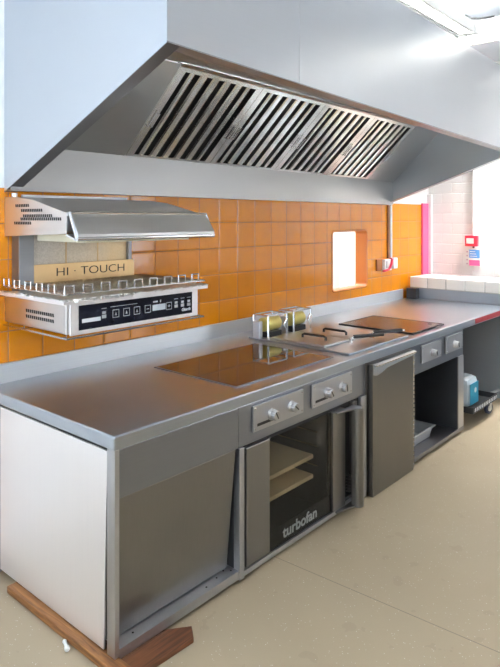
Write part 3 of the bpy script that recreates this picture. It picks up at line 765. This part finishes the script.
# the four lift-out baffle filters
FW_ = (FXB-FXA)/4
for i in range(4):
    x0 = FXA+i*FW_+.002; x1 = x0+FW_-.004
    mb = MB(); bm = mb.bm
    mb.prism([pl(x0, .005, -.03), pl(x1, .005, -.03), pl(x1, .985, -.03), pl(x0, .985, -.03)], [pl(x0, .005, -.034), pl(x1, .005, -.034), pl(x1, .985, -.034), pl(x0, .985, -.034)])
    nb = len(bm.faces)
    fw = .052
    for q in ((x0, x0+fw, .005, .985), (x1-fw, x1, .005, .985), (x0+fw, x1-fw, .005, .03), (x0+fw, x1-fw, .945, .985)):
        mb.prism([pl(q[0], q[2], -.012), pl(q[1], q[2], -.012), pl(q[1], q[3], -.012), pl(q[0], q[3], -.012)], [pl(q[0], q[2], .003), pl(q[1], q[2], .003), pl(q[1], q[3], .003), pl(q[0], q[3], .003)])
    nb_ = 6; w = (x1-x0-2*fw)/nb_; sl = .040
    for k_ in range(nb_):
        c0 = x0+fw+k_*w + (sl if k_ == 0 else sl*.5); c1 = x0+fw+(k_+1)*w - (sl if k_ == nb_-1 else sl*.5)
        # a shallow folded baffle: raised ridge with turned edges
        m_ = (c0+c1)/2
        prof_ = [(c0+.002, -.010), (c0, -.004), (c0+.012, .0005), (c1-.012, .0005), (c1, -.004), (c1-.002, -.010)]
        mb.prism([pl(x, .03, d) for x, d in prof_], [pl(x, .945, d) for x, d in prof_])
    for f in bm.faces[:] if False else []: pass
    bm.faces.ensure_lookup_table()
    for f in list(bm.faces)[:nb]: f.material_index = 1
    fo = mb.build('grease_filter', [M['steel_filter'], M['slot']], u)
    for xc in (x0+.024, x1-.024):
        mb = MB()
        pts = [pl(xc-.013, .36, .004), pl(xc-.013, .37, .022), pl(xc-.013, .52, .022), pl(xc+.013, .52, .022), pl(xc+.013, .37, .022), pl(xc+.013, .36, .004)]
        mb.tube(pts, .0035, 6)
        mb.build('filter_handle', M['chrome'], fo, 0, True)
mb = MB(); mb.lathe([(.014, 0), (.014, .03), (.009, .032), (.009, .05)], (HX0_+.04, 1.03, 1.83), (0, 0, -1), 14)
mb.build('drain_plug', M['white_pl'], u, 0, True)

# ------------------------------------------------------------------ electrics on the walls
u = thing('wall_socket', (4.03, YB, 1.20), 'white switched spur with red flex on the orange tiles', 'socket')
mb = MB(); mb.box(3.968, 4.105, YB-.045, YB-.001, 1.190, 1.300); mb.build('spur_box', M['white_pl'], u, .006)
box('spur_switch', plain('grey_switch', (.45, .47, .47), .4), u, 3.985, 4.028, YB-.052, YB-.0452, 1.215, 1.285, bevel=.003)
mb = MB(); mb.tube([(3.955, YB-.030, 1.188), (3.985, YB-.054, 1.196), (4.03, YB-.058, 1.205), (4.075, YB-.058, 1.250), (4.098, YB-.052, 1.292), (4.108, YB-.03, 1.305)], .011, 8); mb.build('red_flex', M['red'], u, 0, True)
box('junction_box', M['white_pl'], u, 4.15, 4.235, YB-.045, YB-.001, 1.20, 1.308, bevel=.006)
o = MB(); o.box(4.122, 4.152, YB-.028, YB-.001, 1.3085, 2.6); tag(o.build('conduit', M['white_pl'], None, .004), 'white vertical conduit rising from the socket on the tiles', 'conduit')
o = MB(); o.box(4.085, 4.1215, YB-.016, YB-.001, 1.3085, 1.834); tag(o.build('brown_strip', plain('strip_brown', (.24, .085, .02), .45), None, .002), 'narrow brown strip beside the white conduit', 'brown_strip')  # thin brown box standing against the tiles beside the conduit
o = MB(); o.box(3.86, 3.9665, YB-.018, YB-.001, 1.195, 1.305); tag(o.build('brown_square', plain('orange_brown', (.36, .11, .015), .3), None, .004), 'flat orange-brown square left of the white socket', 'plate')  # thin orange-brown box on the tiles, left of the socket

XW = XR-.001
u = thing('fire_call_point', (XR, .555, 1.46), 'red fire alarm call point on the white brick wall', 'fire alarm')
mb = MB(); mb.box(XW-.045, XW, .500, .632, 1.410, 1.522); mb.build('case', M['red'], u, .006)
box('break_glass', M['white_pl'], u, XW-.049, XW-.0452, .535, .615, 1.437, 1.495, bevel=.002)
u = thing('safety_sign', (XR, .54, 1.29), 'blue and pink safety notice under the red call point', 'sign')
mb = MB(); mb.box(XW-.006, XW, .480, .640, 1.195, 1.392); mb.build('sign_board', M['white_pl'], u, .001)
box('blue_panel', M['blue'], u, XW-.0075, XW-.0061, .486, .600, 1.285, 1.372)
box('pink_panel', M['sign_pink'], u, XW-.0075, XW-.0061, .486, .600, 1.203, 1.262)
mb = MB()
for i in range(3): mb.box(XW-.0085, XW-.0076, .515+.01*i, .590, 1.300+i*.024, 1.307+i*.024)
mb.build('sign_lines', M['white_pl'], u)
pm = plain('pale_pictogram', (.62, .45, .55), .5)
for i in range(4): box('pictogram', pm, u, XW-.0075, XW-.0061, .612, .630, 1.215+i*.042, 1.230+i*.042)
o = MB(); o.tube([(XW-.014, .552, 1.5225), (XW-.014, .552, 3.33)], .013, 10); tag(o.build('alarm_conduit', M['white_pl'], None, 0, True), 'white pipe running up the brick wall from the red call point', 'conduit')
o = MB(); o.lathe([(.012, 0), (.012, .012), (.006, .016)], (XW, .552, 1.402), (-1, 0, 0), 12); tag(o.build('sign_hook', M['black'], None), 'small dark hook between call point and notice', 'hook')

# ------------------------------------------------------------------ ceiling lights
def louvre_light(x0, x1, y0, y1, z0, z1, label, cells, group='louvred fluorescent ceiling lights', lamp='lamp', closed=False):
    t = thing('ceiling_light', ((x0+x1)/2, (y0+y1)/2, z1), label, 'light', group)
    mb = MB(); w = .02
    for b in ((x0, x1, y0, y0+w), (x0, x1, y1-w, y1), (x0, x0+w, y0+w, y1-w), (x1-w, x1, y0+w, y1-w)): mb.box(*b, z0, z1-.02)
    if closed: mb.box(x0, x1, y0, y1, z1-.0199, z1)
    else:
      for q in ((x0, x1, (y0+y1)/2-.01, (y0+y1)/2+.01),) if x1-x0 > y1-y0 else (((x0+x1)/2-.01, (x0+x1)/2+.01, y0, y1),): mb.box(*q, z1-.02, z1)
    mb.build('housing', M['white_pl'], t, .002)
    mb = MB(); mb.box(x0+w+.001, x1-w-.001, y0+w+.001, y1-w-.001, z1-.035, z1-.021); mb.build('tube_reflector', M[lamp], t)
    mb = MB(); n1, n2 = cells
    for i in range(1, n1):
        x = x0+w+(x1-x0-2*w)*i/n1; mb.box(x-.003, x+.003, y0+w, y1-w, z0+.004, z0+.034)
    for j in range(1, n2):
        y = y0+w+(y1-y0-2*w)*j/n2; mb.box(x0+w, x1-w, y-.004, y+.004, z0+.003, z0+.036)
    mb.build('louvre', M['white_pl'], t)
    for f in (.2, .8):
        mb = MB(); px, py = (x0+(x1-x0)*f, (y0+y1)/2) if x1-x0 > y1-y0 else ((x0+x1)/2, y0+(y1-y0)*f)
        mb.tube([(px, py, z1), (px, py, ZC)], .008, 8); mb.build('hanger', M['white_pl'], t)
    return t
louvre_light(.3, 3.17, -.170, -.045, 3.10, 3.20, 'louvred white light nearest the hood front, running along it', (48, 4))
louvre_light(.3, 3.17, -.035, .090, 3.10, 3.20, 'louvred white light just above the hood, behind its twin', (48, 4))
l3 = louvre_light(3.20, 3.50, -2.3, .16, 3.10, 3.20, 'louvred white light running across the room past the hood end', (6, 56), lamp='lamp_soft', closed=True)
louvre_light(4.68, 4.92, -.55, .12, 3.10, 3.20, 'added louvred light out of view that washes the white brick wall', (5, 14), lamp='brick_wash', closed=True)  # unseen fixture added to wash the brick wall with light
louvre_light(-1.9, .2, -2.3, -2.0, 3.10, 3.20, 'louvred white light over the near left of the room', (40, 6))
mb = MB(); mb.tube([(3.205, -.30, 3.203), (3.19, -.20, 3.205), (3.20, -.13, 3.222), (3.185, -.09, 3.25), (3.215, -.06, 3.235), (3.205, -.03, 3.203)], .008, 6)
o = mb.build('loose_cable', M['black'], l3, 0, True); o['label'] = 'short looped black cable'

# ------------------------------------------------------------------ on the floor
mb = MB(); mb.box(-.030, .030, -.10, .76, 0, .0315)
tag(mb.build('wooden_plank', M['wood'], None, .004), 'long pine plank on the floor under the near cabinet end', 'plank')
mb = MB(); mb.hexa([(.0355, -.105, 0), (.30, -.118, 0), (.345, -.06, 0), (.0355, .18, 0), (.0355, -.105, .021), (.30, -.118, .021), (.345, -.06, .021), (.0355, .18, .021)])
tag(mb.build('wooden_board', M['wood_red'], None, .003), 'short dark reddish board on the floor under the cabinet front', 'board')
mb = MB(); mb.lathe([(.007, 0), (.010, .004), (.010, .018), (.0065, .022), (.0065, .052), (.009, .056), (.006, .062)], (-.062, .215, .0105), (.35, .94, 0), 12)
tag(mb.build('wall_plug', plain('pale_plug', (.66, .66, .62), .5), None, 0, True), 'small pale plastic plug lying beside the plank', 'plug')

# dolly with a wrapped pack, under the far end of the worktop
u = thing('dolly', (4.1, .5, 0), 'low perforated steel dolly on castors under the far worktop', 'dolly')
mb = MB(); X0_, X1_, Y0_, Y1_ = 3.50, 4.06, -.03, .80
mb.box(X0_, X1_, Y0_, Y0_+.01, .118, .168); mb.box(X0_, X1_, Y1_-.01, Y1_, .118, .168); mb.box(X0_, X0_+.01, Y0_+.01, Y1_-.01, .118, .168); mb.box(X1_-.01, X1_, Y0_+.01, Y1_-.01, .118, .168)
mb.box(X0_+.01, X1_-.01, Y0_+.01, Y1_-.01, .118, .124); mb.build('deck', M['inner_dark'], u, .002)
mb = MB()
for i in range(13):
    x = X0_+.03+i*.04; mb.hexa([(x, Y0_-.0015, .13), (x+.014, Y0_-.0015, .13), (x+.014, Y0_+.001, .13), (x, Y0_+.001, .13), (x+.012, Y0_-.0015, .158), (x+.026, Y0_-.0015, .158), (x+.026, Y0_+.001, .158), (x+.012, Y0_+.001, .158)])
mb.build('edge_slots', M['print'], u)
mb = MB(); mb.tube([(4.062, .12, .13), (4.22, .10, .105), (4.42, .08, .10)], .012, 8); mb.build('tow_bar', M['alu'], u, 0, True)
for x, y in ((3.56, .30), (3.98, .02), (3.56, .74), (3.98, .74)):
    mb = MB(); mb.lathe([(.042, -.014), (.050, -.010), (.050, .010), (.042, .014)], (x, y, .050), (.25, 1, 0), 20); ca = mb.build('castor', M['tyre'], u, 0, True)
    mb = MB(); mb.lathe([(.024, -.017), (.026, -.016), (.026, .016), (.024, .017)], (x, y, .050), (.25, 1, 0), 14); mb.box(x-.02, x+.02, y-.022, y-.018, .045, .112); mb.box(x-.02, x+.02, y+.018, y+.022, .045, .112); mb.box(x-.03, x+.03, y-.03, y+.03, .110, .1175)
    mb.build('castor_fork', M['alu'], ca, .001)
u = thing('bottled_water_pack', (3.83, .3, .125), 'cloudy plastic pack with turquoise label standing on the dolly', 'pack')
mb = MB(); mb.box(3.58, 3.82, .04, .40, .1245, .372); mb.build('wrap', M['pack_clear'], u, .05)
mb = MB(); mb.box(3.61, 3.79, .036, .0395, .15, .325); mb.build('label_band', M['pack_blue'], u, .001)
mb = MB(); mb.box(3.8205, 3.824, .09, .35, .15, .325); mb.build('label_band', M['pack_blue'], u, .001)
mb = MB()
for x, z in ((3.72, .26),): mb.lathe([(.022, 0), (.022, .002)], (x, .0358, z), (0, -1, 0), 14)
mb.build('label_marks', M['print'], u)

# ------------------------------------------------------------------ light
def area(name, loc, rot, sx, sy, power, col):
    l = bpy.data.lights.new(name, 'AREA'); l.shape = 'RECTANGLE'; l.size = sx; l.size_y = sy; l.energy = power; l.color = col
    o = bpy.data.objects.new(name, l); C.objects.link(o); o.location = loc; o.rotation_euler = rot
    return o
for a, b, z0, z1 in LW:   # daylight coming in through the windows
    area('daylight', (XL-.26, (a+b)/2, (z0+z1)/2), (0, -PI/2, 0), z1-z0, b-a, 24, (.70, .84, 1.0))
for a, b, z0, z1 in FW:
    area('daylight', ((a+b)/2, YF-.26, (z0+z1)/2), (PI/2, 0, 0), b-a, z1-z0, 5 if a < 0 else 18, (.95, .97, 1.0))  # the stronger right-hand one is an added light for the right wall
area('next_room_light', (3.9, 2.1, 2.55), (0, 0, 0), 2.0, 1.0, 45, (1, 1, 1))
w = bpy.data.worlds.new('sky'); bpy.context.scene.world = w; w.use_nodes = True
w.node_tree.nodes['Background'].inputs[0].default_value = (.80, .89, 1.0, 1); w.node_tree.nodes['Background'].inputs[1].default_value = 1.1

# ------------------------------------------------------------------ camera
ca_ = bpy.data.cameras.new('camera'); cam = bpy.data.objects.new('camera', ca_); C.objects.link(cam)
cam.location = (-1.3903, -1.8836, 1.6988)
ca_.sensor_fit = 'HORIZONTAL'; ca_.sensor_width = 36; ca_.lens = 36*607.37/500
ca_.shift_y = -(333.5-219)/500
cam.rotation_euler = (PI/2, 0, -(PI/2-math.radians(40.947)))
ca_.clip_start = .05
S = bpy.context.scene; S.camera = cam
S.view_settings.view_transform = 'Standard'; S.view_settings.look = 'None'; S.view_settings.gamma = 1; S.view_settings.exposure = 0.92
S.cycles.max_bounces = 10; S.cycles.diffuse_bounces = 5; S.cycles.glossy_bounces = 6
